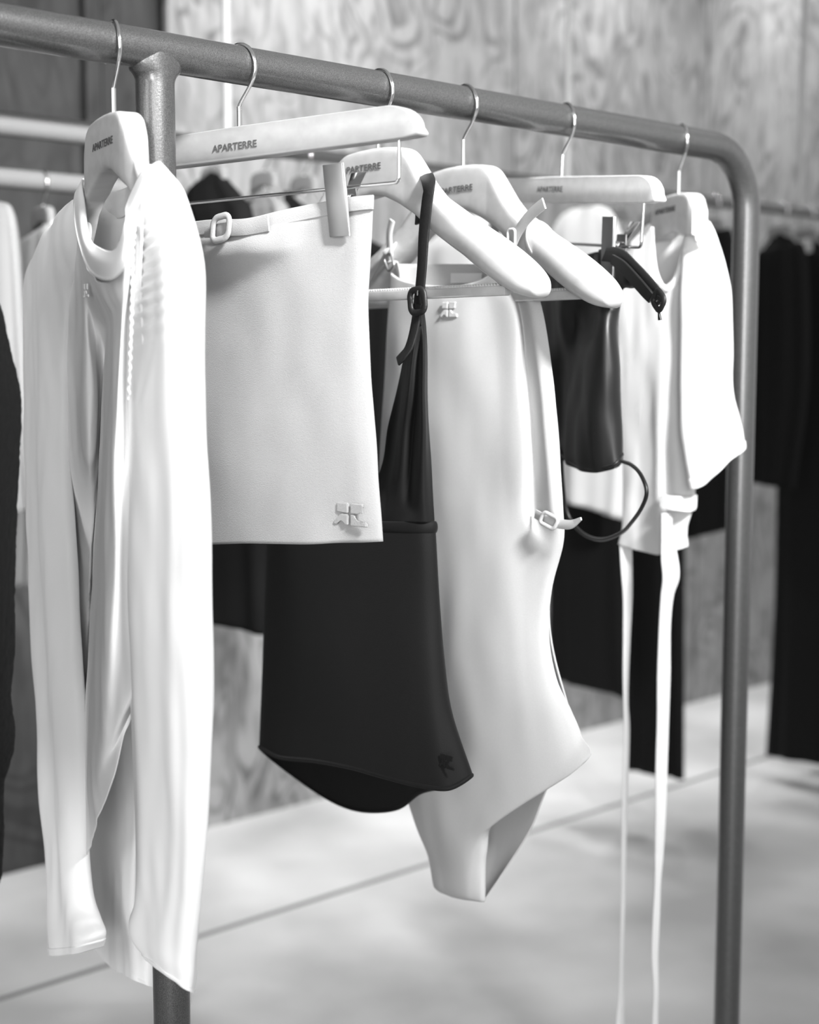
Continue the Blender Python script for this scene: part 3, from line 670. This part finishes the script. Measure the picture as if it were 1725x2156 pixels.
# ------------------------------------------------------------------ grey bodysuit
bs = thing('bodysuit', P4g.O-Z3*.6, 'pale grey heather bodysuit with small buckles, hanging behind the black halter top', 'bodysuit')
def mk(y, xs, offs): return [(x, y, o) for x, o in zip(xs, offs)]
GB = [
 [(826,575,0),(845,588,.006),(870,596,.012),(910,601,.016),(950,603,.018),(990,597,.018),(1023,583,.016),(1058,556,.010),(1082,528,.006),(1098,515,0)],
 mk(650, (822,850,885,930,975,1030,1078,1096,1118,1142), (0,.012,.018,.022,.024,.024,.024,.002,.014,0)),
 mk(800, (811,845,885,935,985,1045,1092,1112,1136,1165), (0,.014,.020,.025,.028,.028,.027,.000,.014,0)),
 mk(950, (800,840,885,940,995,1055,1104,1124,1150,1178), (0,.016,.023,.028,.031,.031,.030,.000,.014,0)),
 mk(1070, (799,845,895,950,1005,1060,1098,1128,1162,1186), (0,.017,.024,.030,.032,.030,.024,.004,.014,0)),
 mk(1140, (803,850,900,960,1015,1065,1108,1142,1168,1187), (0,.017,.025,.031,.032,.029,.022,.012,.008,0)),
 mk(1240, (813,860,910,965,1020,1070,1105,1130,1148,1163), (0,.018,.026,.031,.033,.030,.024,.017,.010,0)),
 mk(1340, (820,865,915,970,1025,1075,1105,1126,1142,1157), (0,.019,.027,.032,.034,.031,.025,.018,.010,0)),
 mk(1430, (825,870,920,975,1030,1080,1112,1136,1156,1173), (0,.020,.028,.034,.035,.033,.027,.020,.011,0)),
 [(830,1500,0),(872,1512,.020),(922,1520,.029),(978,1525,.035),(1035,1525,.037),(1090,1520,.035),(1128,1512,.029),(1158,1505,.022),(1182,1500,.012),(1203,1495,0)],
 [(840,1590,0),(878,1600,.019),(922,1608,.028),(972,1615,.035),(1030,1618,.038),(1092,1612,.036),(1140,1600,.030),(1178,1588,.023),(1206,1570,.012),(1225,1550,0)],
 [(858,1672,0),(888,1690,.016),(922,1702,.025),(965,1710,.031),(1012,1712,.034),(1062,1702,.033),(1110,1678,.030),(1155,1655,.024),(1204,1629,.014),(1232,1606,.004)],
 [(878,1740,0),(900,1755,.012),(925,1766,.020),(952,1773,.025),(980,1775,.028),(1005,1765,.028),(1022,1750,.027),(1034,1737,.024),(1044,1726,.016),(1052,1716,.006)],
 [(903,1800,0),(918,1812,.010),(935,1820,.016),(953,1825,.020),(972,1826,.022),(988,1822,.022),(1000,1815,.020),(1010,1808,.016),(1018,1800,.010),(1024,1792,.002)],
 [(915,1858,0),(925,1866,.008),(940,1872,.012),(955,1877,.015),(970,1880,.016),(985,1882,.016),(996,1883,.014),(1006,1884,.011),(1014,1884,.007),(1020,1884,0)],
 [(919,1868,-.004),(928,1876,.000),(942,1882,.003),(956,1887,.005),(970,1890,.006),(985,1892,.006),(996,1893,.005),(1006,1895,.003),(1014,1896,.001),(1021,1896,-.004)]]
GB = [[(x, y, .012+(o-.012)*.5) for x, y, o in r] for r in GB]
nbs = fnoise(31, 5, .0016, .8, 3)
sheet('front_panel', G(P4g, GB), 'body', bs, nu=150, nv=220, th=.0016, disp=lambda u, v: nbs(u, v)*math.sin(math.pi*u), dirw=P4g.w, wrinkle=(.0028, 13, 6))
GK = [
 mk(556, (838,900,955,1010,1060,1090), (-.004,-.012,-.016,-.014,-.010,-.004)),
 mk(700, (822,900,980,1050,1120,1146), (-.003,-.014,-.018,-.016,-.012,-.003)),
 mk(1000, (806,880,960,1040,1130,1180), (-.003,-.018,-.022,-.020,-.014,-.003)),
 mk(1300, (820,890,960,1040,1110,1157), (-.003,-.020,-.026,-.024,-.018,-.003)),
 mk(1500, (832,900,980,1060,1140,1200), (-.003,-.022,-.030,-.028,-.020,-.003)),
 [(845,1600,-.003),(900,1620,-.022),(980,1640,-.032),(1060,1640,-.030),(1120,1625,-.022),(1222,1600,-.003)],
 [(880,1700,-.003),(930,1720,-.022),(980,1730,-.032),(1040,1725,-.034),(1100,1690,-.028),(1160,1648,-.018)],
 [(900,1780,-.003),(940,1790,-.018),(985,1798,-.026),(1030,1795,-.032),(1068,1775,-.030),(1120,1742,-.022)],
 [(915,1850,-.003),(945,1860,-.012),(985,1866,-.018),(1015,1866,-.024),(1040,1850,-.024),(1066,1828,-.018)],
 [(919,1868,-.004),(945,1880,-.008),(980,1888,-.010),(1000,1892,-.010),(1012,1894,-.010),(1021,1895,-.004)]]
sheet('back_panel', G(P4g, GK), 'body', bs, nu=100, nv=160, th=.0014)
BT = [P4g.at(*p) for p in ((1128,1082,.014),(1145,1091,.021),(1160,1097,.023),(1180,1103,.024),(1203,1104,.026),(1224,1092,.028))]
ribbon('belt_tab', BT, [.009,.009,.009,.0095,.0085,.003], .0018, Z3*.9+P4g.e*.3, 'body', bs)
ring_buckle('buckle', P4g.at(1156,1096,.026), P4g.e*.93-Z3*.30, Z3*.86+P4g.e*.5, .0200, .0125, .0042, .0034, 'body', bs)
emblem(P4g, 946, 652, .0205, .0165, 'body', bs)
def strap_loop(a, tail, sgn, name):
    """strap looped round the hanger arm at distance a, with buckle and loose end"""
    zt = np.interp(abs(a), *zip(*TOPL)); zb = np.interp(abs(a), *zip(*BOTL)); t = np.interp(abs(a), *zip(*THK))/2+.0016
    zc, h = (zt+zb)/2, (zt-zb)/2+.002
    lean = .35*sgn
    L = [P4.loc(a-lean*h*math.sin(q), zc+h*math.sin(q), t*math.cos(q)) for q in np.linspace(0, 2*math.pi, 25)[:-1]]
    s0 = tube(name, crom(np.array(L), 70, True), .0042, 'body', bs, n=12, closed=True, flat=.26, updir=None)
    return s0
st = strap_loop(.118, 1, 1, 'strap')
ribbon('strap_end', [P4.at(*p) for p in ((1072,545,.018),(1080,515,.020),(1096,480,.022),(1118,452,.024),(1146,428,.027))], [.008,.0105,.0110,.0112,.0112], .0018, Z3*.7-P4.e*.75, 'body', st)
ring_buckle('buckle', P4.at(1077,500,.024), P4.e, Z3, .0105, .0155, .0032, .0028, 'body', st)
ribbon('strap', [P4.at(*p) for p in ((1098,520,-.002),(1090,535,.012),(1083,545,.014))], .010, .0016, P4.e, 'body', bs)
ribbon('strap', [P4.at(*p) for p in ((786,583,.012),(800,560,.019),(817,536,.021),(832,520,.012),(838,505,-.008))], .0150, .0018, Z3*.8+P4.e*.6, 'body', bs)
ribbon('strap_end', [P4.at(*p) for p in ((822,540,.022),(820,515,.024),(820,490,.026),(826,464,.027))], [.008,.0085,.0085,.0085], .0018, P4.e, 'body', bs)
ring_buckle('buckle', P4.at(820,552,.0245), P4.e*.85+Z3*.5, Z3*.85-P4.e*.5, .0130, .0180, .0030, .0028, 'satin_metal', bs)
ribbon('strap', [P4.at(*p) for p in ((840,598,.006),(838,575,.010),(832,550,.018))], .0085, .0016, P4.e, 'body', bs)
lab = prism('size_label', [P4.at(*p) for p in ((950,575,-.010),(1015,575,-.010),(1015,596,-.010),(950,596,-.010))], .0006, 'far_white', bs, direction=P4.w, smooth=False)

# ------------------------------------------------------------------ black satin top on the far clip hanger
bt = thing('satin_top', P5.O-Z3*.4, 'black satin top with a dangling buckled strap and thin cord, on the far clip hanger', 'top')
SA = [
 [(1120,560,0),(1150,548,.010),(1185,542,.016),(1220,540,.018),(1245,533,.016),(1262,530,.010),(1280,530,.006),(1292,534,0)],
 [(1118,610,0),(1150,605,.012),(1185,600,.022),(1220,598,.024),(1245,598,.018),(1268,600,.010),(1288,605,.008),(1306,612,0)],
 [(1120,680,0),(1150,680,.010),(1185,680,.020),(1220,680,.012),(1245,680,.016),(1268,680,.022),(1288,680,.014),(1302,680,0)],
 [(1128,780,0),(1155,780,.010),(1185,780,.008),(1215,780,.016),(1245,780,.026),(1270,780,.024),(1292,780,.014),(1306,780,0)],
 [(1138,870,0),(1160,870,.010),(1188,870,.014),(1218,870,.026),(1246,870,.028),(1272,870,.022),(1295,870,.012),(1309,870,0)],
 [(1150,920,0),(1165,932,.010),(1190,945,.018),(1218,955,.026),(1246,958,.026),(1274,952,.020),(1297,940,.012),(1311,925,0)],
 [(1160,930,0),(1172,950,.010),(1195,975,.016),(1222,989,.022),(1248,994,.022),(1275,992,.018),(1298,984,.012),(1311,965,0)]]
sheet('satin_body', closed_rows(P5, SA), 'satin', bt, nu=160, nv=110, closed=True, th=.0014, wrinkle=(.006, 18, 8))
tube('hem_piping', crom(np.array([P5.at(p[0], p[1]-8, p[2]+.001) for p in SA[-1]]), 60), .0028, 'satin', bt, n=10, flat=.6)
s5 = ribbon('strap', [P5.at(*p) for p in ((1262,538,.008),(1288,536,.014),(1310,545,.018),(1335,568,.020),(1358,590,.020),(1378,612,.020),(1390,626,.020))], [.012,.016,.018,.017,.015,.014,.012], .0030, Z3*.8+P5.e*.5, 'satin', bt)
ribbon('strap', [P5.at(*p) for p in ((1290,546,.024),(1312,562,.028),(1338,590,.030),(1360,615,.030),(1372,628,.028))], [.010,.012,.0125,.012,.011], .0030, Z3*.8+P5.e*.5, 'satin', bt)
FL = [[(1294,545,.010),(1305,552,.016),(1318,562,.018),(1332,574,.014)], [(1297,590,.010),(1310,592,.018),(1325,594,.018),(1342,596,.010)], [(1303,622,.008),(1316,606,.012),(1330,606,.012),(1345,604,.006)]]
sheet('draped_fold', G(P5, FL), 'satin', bt, nu=40, nv=30, th=.0016)
b5 = ring_buckle('buckle', P5.at(1387,632,.030), P5.e*.75-Z3*.66, P5.e*.66+Z3*.75, .0170, .0150, .0060, .0040, 'leather', bt)
prism('buckle_infill', [P5.at(*p) for p in ((1374,630,.028),(1386,621,.028),(1400,632,.028),(1388,643,.028))], .002, 'leather', b5, direction=P5.w, smooth=False)
tube('buckle_prong', [P5.at(1383,634,.034), P5.at(1385,633,.034)], .0008, 'chrome', b5, n=8)
ribbon('strap_end', [P5.at(*p) for p in ((1390,645,.030),(1388,658,.030),(1390,674,.029))], [.002,.0022,.005], .0016, P5.e, 'satin', bt)
tube('cord', [P5.at(*p) for p in ((1306,970,.004),(1330,979,.012),(1350,1000,.018),(1362,1035,.020),(1352,1068,.016),(1330,1100,.006),(1308,1122,-.006),(1270,1136,-.014),(1235,1128,-.018),(1208,1104,-.018),(1192,1070,-.014),(1185,1010,-.008),(1182,950,-.002))], .0021, 'satin', bt, n=10, res=120)

# ------------------------------------------------------------------ white tee with long ties
tee = thing('tie_front_tee', P6g.O-Z3*.5, 'white short-sleeved tee with two long hanging ties, last garment before the far post', 'top')
TE = [
 [(1316,535,.000),(1335,515,.004),(1355,495,.006),(1374,478,.008),(1376,520,.012),(1382,570,.018),(1400,600,.022),(1420,580,.020),(1436,520,.012),(1446,470,.004)],
 [(1305,620,.012),(1320,610,.015),(1340,600,.016),(1358,600,.020),(1370,615,.024),(1384,632,.026),(1400,640,.026),(1418,630,.024),(1434,600,.014),(1446,560,.0)],
 mk(720, (1303,1318,1335,1352,1368,1384,1400,1416,1432,1446), (.016,.020,.023,.026,.028,.030,.029,.026,.012,-.004)),
 mk(850, (1308,1322,1338,1354,1370,1386,1402,1418,1433,1448), (.018,.022,.025,.028,.031,.034,.033,.028,.012,-.004)),
 mk(980, (1312,1326,1342,1358,1374,1390,1405,1422,1440,1460), (.018,.022,.026,.030,.033,.036,.026,.030,.016,-.002)),
 [(1314,1050,.018),(1328,1052,.022),(1344,1056,.024),(1360,1060,.030),(1375,1062,.034),(1390,1060,.036),(1404,1058,.022),(1422,1056,.028),(1444,1054,.018),(1464,1050,0)],
 [(1313,1110,.018),(1327,1116,.022),(1343,1124,.026),(1358,1128,.032),(1373,1130,.036),(1388,1130,.036),(1402,1126,.030),(1418,1122,.024),(1434,1118,.014),(1448,1112,0)],
 [(1304,1146,.018),(1322,1152,.022),(1340,1158,.028),(1356,1162,.034),(1372,1166,.038),(1387,1168,.036),(1402,1164,.030),(1418,1160,.024),(1434,1156,.014),(1450,1150,0)]]
TE = [[(x, y, .022+(o-.022)*.45) for x, y, o in r] for r in TE]
ne = fnoise(41, 5, .0015, 1, 4)
sheet('front_panel', G(P6g, TE), 'tee', tee, nu=120, nv=130, th=.0013, disp=lambda u, v: ne(u, v)*min(1, 2*v), dirw=P6g.w, wrinkle=(.0025, 24, 8))
TB = [
 [(1330,510,-.02),(1370,470,-.024),(1400,500,-.028),(1420,505,-.028),(1440,470,-.022),(1490,462,-.01)],
 mk(600, (1312,1345,1380,1420,1460,1500), (-.02,-.026,-.030,-.030,-.026,-.01)),
 mk(900, (1316,1345,1380,1415,1440,1462), (-.02,-.030,-.034,-.034,-.030,-.01)),
 mk(1125, (1320,1345,1380,1415,1435,1446), (-.02,-.030,-.034,-.034,-.030,-.01))]
sheet('back_panel', G(P6g, TB), 'white', tee, nu=60, nv=80, th=.0013)
t6 = rings('sleeve', P6g, [(472,468,1446,1494,.012,.0),(500,495,1441,1508,.022,.0),(560,555,1436,1527,.030,.0),(620,620,1434,1538,.033,.0),(720,720,1434,1538,.034,.0),(820,820,1433,1541,.036,.0),
      (900,880,1436,1552,.038,.0,.004),(960,915,1448,1559,.038,.0,.008),(1015,948,1462,1562,.037,.0,.012)], 'white', tee, nv=110, cuff=6, wrinkle=(.0025, 26, 9), disp=lambda p, t: t*(.0035*math.cos(3*p+.6)+.0022*math.cos(6*p+2*t)))
sheet('neck_binding', G(P6g, [[(1376,478,.010),(1378,520,.014),(1385,572,.020),(1402,602,.024),(1422,580,.022),(1438,520,.014),(1448,468,.006)],
                             [(1369,480,.010),(1371,522,.014),(1378,582,.020),(1402,614,.024),(1428,590,.022),(1444,525,.014),(1454,470,.006)]]), 'white_rib', tee, nu=70, nv=6, th=.002)
sheet('hem_flap', G(P6g, [[(1394,1040,.036),(1412,1044,.038),(1432,1046,.036),(1452,1046,.026),(1466,1042,.006)], [(1391,1062,.038),(1410,1067,.041),(1432,1070,.039),(1452,1070,.028),(1465,1066,.008)],
                         [(1391,1068,.039),(1410,1073,.042),(1432,1076,.040),(1452,1077,.029),(1462,1073,.010)]]), 'white', tee, nu=60, nv=16, th=.003)
K = 5
r1 = [(1318,1148,26),(1320,1200,24),(1322,1260,20),(1320,1340,16),(1318,1420,13),(1318,1480,11),(1320,1540,13),(1317,1650,13),(1314,1780,11),(1312,1900,9),(1309,2020,9),(1308,2090,12),(1306,2156,19),(1304,2230,16)]
dm = depth_of(P6g.at(1320,1500,.02))
ribbon('tie', [P6g.at(x, y, .016) for x, y, w in r1], [w*dm/F for x, y, w in r1], .0022, P6g.e*.6-P6g.w*.8, 'tee', tee, res=160)
r2 = [(1404,1080,22),(1405,1130,24),(1410,1175,34),(1413,1215,34),(1405,1255,26),(1400,1320,24),(1398,1420,27),(1396,1520,25),(1393,1620,25),(1391,1720,22),(1388,1800,18),(1385,1860,13),(1382,1930,15),(1379,2010,14),(1381,2080,11),(1379,2156,12),(1378,2240,11)]
ribbon('tie', [P6g.at(x, y, .040) for x, y, w in r2], [w*dm/F for x, y, w in r2], .0026, P6g.e*.6-P6g.w*.8, 'tee', tee, res=180)

# ------------------------------------------------------------------ black bouclé coat at the left edge
P0 = Plane(base=A-U*.192, yaw=-66)
shirt_hanger(P0, 'wooden hanger at the left edge, carrying the black textured coat', bar=False, k=.7, tk=.5)
ct = thing('boucle_coat', P0.O-Z3*.6, 'black rough-textured coat cut by the left edge of the photo', 'coat')
rnc = random.Random(2)
CR = [(430,-140,.06),(470,-110,.10),(540,-60,.125),(600,-28,.125),(660,2,.125),(740,20,.125),(820,38,.125),(900,42,.125),(1000,38,.125),(1150,32,.125),(1300,28,.125),(1450,28,.125),(1550,20,.125),(1640,28,.125),(1690,24,.125),(1740,6,.125),(1850,5,.125),(1930,2,.125)]
D0 = depth_of(P0.O); CV = []
def cring(b, a, z):
    out = []
    for j in range(140):
        p = 2*math.pi*j/140
        out.append(P0.loc(a*math.cos(p), 0, b*math.sin(p)*(1+.06*math.cos(5*p)))+np.array([0, 0, z-P0.O[2]]))
    return out
for y, x, a in zip(*[crom(np.array(CR, float), 170)[:, q] for q in range(3)]):
    y = y if y < 750 else 750+(y-750)*.86
    rz = ray(x, y); z = EYE[2]+rz[2]*P0.O[1]/rz[1]
    lo, hi = .006, .12
    for _ in range(24):
        m_ = (lo+hi)/2
        if max(project_x(q) for q in cring(m_, a, z)[70:]) < x: lo = m_
        else: hi = m_
    CV += [q+np.array([rnc.uniform(-.0007, .0007) for _ in range(3)]) for q in cring(lo, a, z)]
solid(mesh('coat_body', CV, [(i*140+j, i*140+(j+1) % 140, (i+1)*140+(j+1) % 140, (i+1)*140+j) for i in range(169) for j in range(140)], 'boucle', ct), .002)

# ------------------------------------------------------------------ back rail hung from the ceiling
br = thing('hanging_rail', (BACK0[0], BACK0[1], ZB), 'thin dark clothes rail hung on pale rods in front of the plywood wall', 'clothes rail')
tube('rail_tube', [BACK0+U*t+Z3*ZB for t in np.linspace(-.75, 2.6, 20)], .0125, 'darkmetal', br, n=20)
def bt_at(px): return Plane(px, -48, z=ZB, start=BACK0)
for x in (480, 1194, 1683):
    q = bt_at(x); tube('ceiling_rod', [q.O+N*.0+Z3*z for z in (0, .5, 1.0, 1.768)], .0078, 'rod', br, n=16)
def far(name, px, rows, m, label, cat, yaw=-48, group='dark and pale garments on the back rail', hang=True, disp=None, base=None, z=None, **kw):
    q = bt_at(px) if base is None else Plane(base=base, yaw=yaw, z=z)
    if base is None: q = Plane(px, yaw, z=ZB, start=BACK0)
    rows = [tuple(r[:4])+(r[4]*.5,)+tuple(r[5:]) for r in rows]
    g = thing(name, q.O-Z3*.6, label, cat)
    rings('garment_body', q, rows, m, g, n=64, nv=70, th=.002, disp=disp or (lambda p, t: t*(.006*math.cos(5*p+px)+.003*math.cos(9*p+2*t))), **kw)
    if hang:
        h = shirt_hanger(q, hang if isinstance(hang, str) else 'small wooden hanger inside the %s' % label.split(',')[0], text=False, bar=False, detail=False, sc=.6, k=.2, tk=.3, zk=.4, m='far_grey', group='hangers on the back rails')
    return q
far('dress', 450, [(358,356,448,460,.008,0),(376,366,424,472,.02,0),(402,384,396,484,.03,0),(440,415,386,510,.045,0),(480,462,396,532,.055,0),(700,700,392,556,.06,0),(1000,1000,390,562,.06,0),(1200,1215,390,566,.06,0),(1302,1338,388,570,.06,0)], 'far_black',
    'black dress behind the grey mini skirt, leftmost on the back rail', 'dress')
far('jumper', 556, [(402,400,540,566,.012,0),(430,425,522,596,.03,0),(470,470,516,610,.04,0),(700,700,515,640,.05,0),(1080,1080,515,650,.05,0)], 'far_grey', 'mid grey jumper between two black dresses on the back rail', 'jumper')
far('dress', 640, [(404,402,598,606,.012,0),(425,425,584,630,.03,0),(470,470,575,700,.05,0),(540,540,590,826,.055,0),(620,620,600,838,.06,0),(900,900,610,822,.06,0),(1120,1120,610,810,.06,0)], 'far_black', 'black dress seen between the grey skirt and the bodysuit', 'dress')
far('blouse', 985, [(448,448,1000,1026,.012,0),(468,466,970,1056,.03,0),(500,500,915,1085,.05,0),(560,560,876,1098,.06,0),(800,800,880,1090,.06,0),(1000,1000,885,1090,.06,0)], 'far_white', 'white blouse behind the arm of the halter hanger', 'blouse')
far('blouse', 1235, [(440,434,1206,1262,.015,0),(458,446,1180,1284,.035,0),(500,480,1162,1302,.05,0),(580,560,1160,1318,.055,0),(800,800,1166,1320,.06,0),(980,960,1176,1320,.06,0),(1052,1092,1178,1312,.06,0)], 'far_white', 'white blouse behind the black satin top', 'blouse')
far('dress', 1305, [(480,470,1230,1270,.015,0),(540,520,1175,1318,.05,0),(700,700,1165,1322,.06,0),(1000,1000,1165,1318,.06,0),(1300,1310,1160,1318,.06,0),(1432,1466,1158,1326,.06,0)], 'far_black', 'black dress with its hem below the white blouse, right of the bodysuit', 'dress')
far('trousers', 1375, [(500,495,1350,1400,.015,0),(560,550,1330,1430,.05,0),(900,900,1326,1440,.05,0),(1300,1300,1324,1438,.055,0),(1625,1637,1324,1438,.055,0)], 'far_black', 'long black trousers behind the two white ties', 'trousers')
far('cardigan', 1500, [(488,482,1480,1520,.015,0),(530,515,1455,1545,.04,0),(800,800,1450,1548,.05,0),(1000,1000,1448,1545,.05,0),(1137,1110,1448,1540,.05,0)], 'far_black', 'short black cardigan behind the sleeve of the white tee', 'cardigan')
far('jacket', 1645, [(492,488,1636,1652,.012,0),(522,508,1612,1672,.03,0),(560,545,1596,1696,.05,0),(800,800,1588,1700,.055,0),(1018,1030,1586,1672,.05,0)], 'far_black', 'black jacket just right of the far post', 'jacket')
far('coat', 1700, [(545,540,1670,1720,.015,0),(580,570,1648,1750,.04,0),(1000,1000,1640,1765,.05,0),(1300,1300,1634,1768,.05,0),(1598,1610,1618,1768,.05,0)], 'far_black', 'long black coat whose hem hangs lowest, right of the far post', 'coat')
far('coat', 1765, [(500,495,1745,1790,.015,0),(540,530,1712,1815,.04,0),(1000,1000,1700,1830,.05,0),(1560,1570,1700,1830,.05,0)], 'far_black', 'black coat cut by the right edge of the photo', 'coat')

# ------------------------------------------------------------------ rack at the far left
def wp(px, py, Y):
    r = ray(px, py); return EYE+r*(Y/r[1])
La = wp(0, 266, 2.3); Lb = wp(0, 375, 2.3)
lr = thing('display_rack', (La[0], La[1], 0), 'pale two-rail rack in front of the dark wall at left', 'clothes rack')
Pb = np.array([La[0], La[1], 0])
for z, r in ((La[2], .0145), (Lb[2], .0155)):
    tube('rail_tube', [Pb+U*t+Z3*z for t in np.linspace(-.9, .30, 12)], r, 'paint', lr, n=20)
for t in (-.9, .30):
    tube('post', [Pb+U*t+Z3*z for z in (0, .5, 1.0, La[2]+.0145)], .0155, 'paint', lr, n=20)
zt3 = wp(20, 428, 2.36)
far('shirt', 40, [(428,424,-60,-8,.02,0),(452,440,-90,20,.04,0),(520,520,-100,34,.055,0),(700,700,-100,43,.06,0),(900,900,-100,50,.06,0),(1083,1078,-100,58,.06,0)], 'far_lgrey', 'pale grey shirt hanging behind the bouclé coat'.replace('é', 'e'), 'shirt', base=Pb-U*.06+N*.0, z=Lb[2], yaw=-55)
far('shirt', 41, [(500,462,55,112,.02,0),(530,500,36,122,.04,0),(700,700,30,128,.05,0),(1000,1000,10,110,.055,0),(1238,1228,-20,100,.055,0)], 'far_soft', 'longer white shirt beside the pale grey one, at left', 'shirt', base=Pb+U*.07, z=Lb[2], yaw=-55)
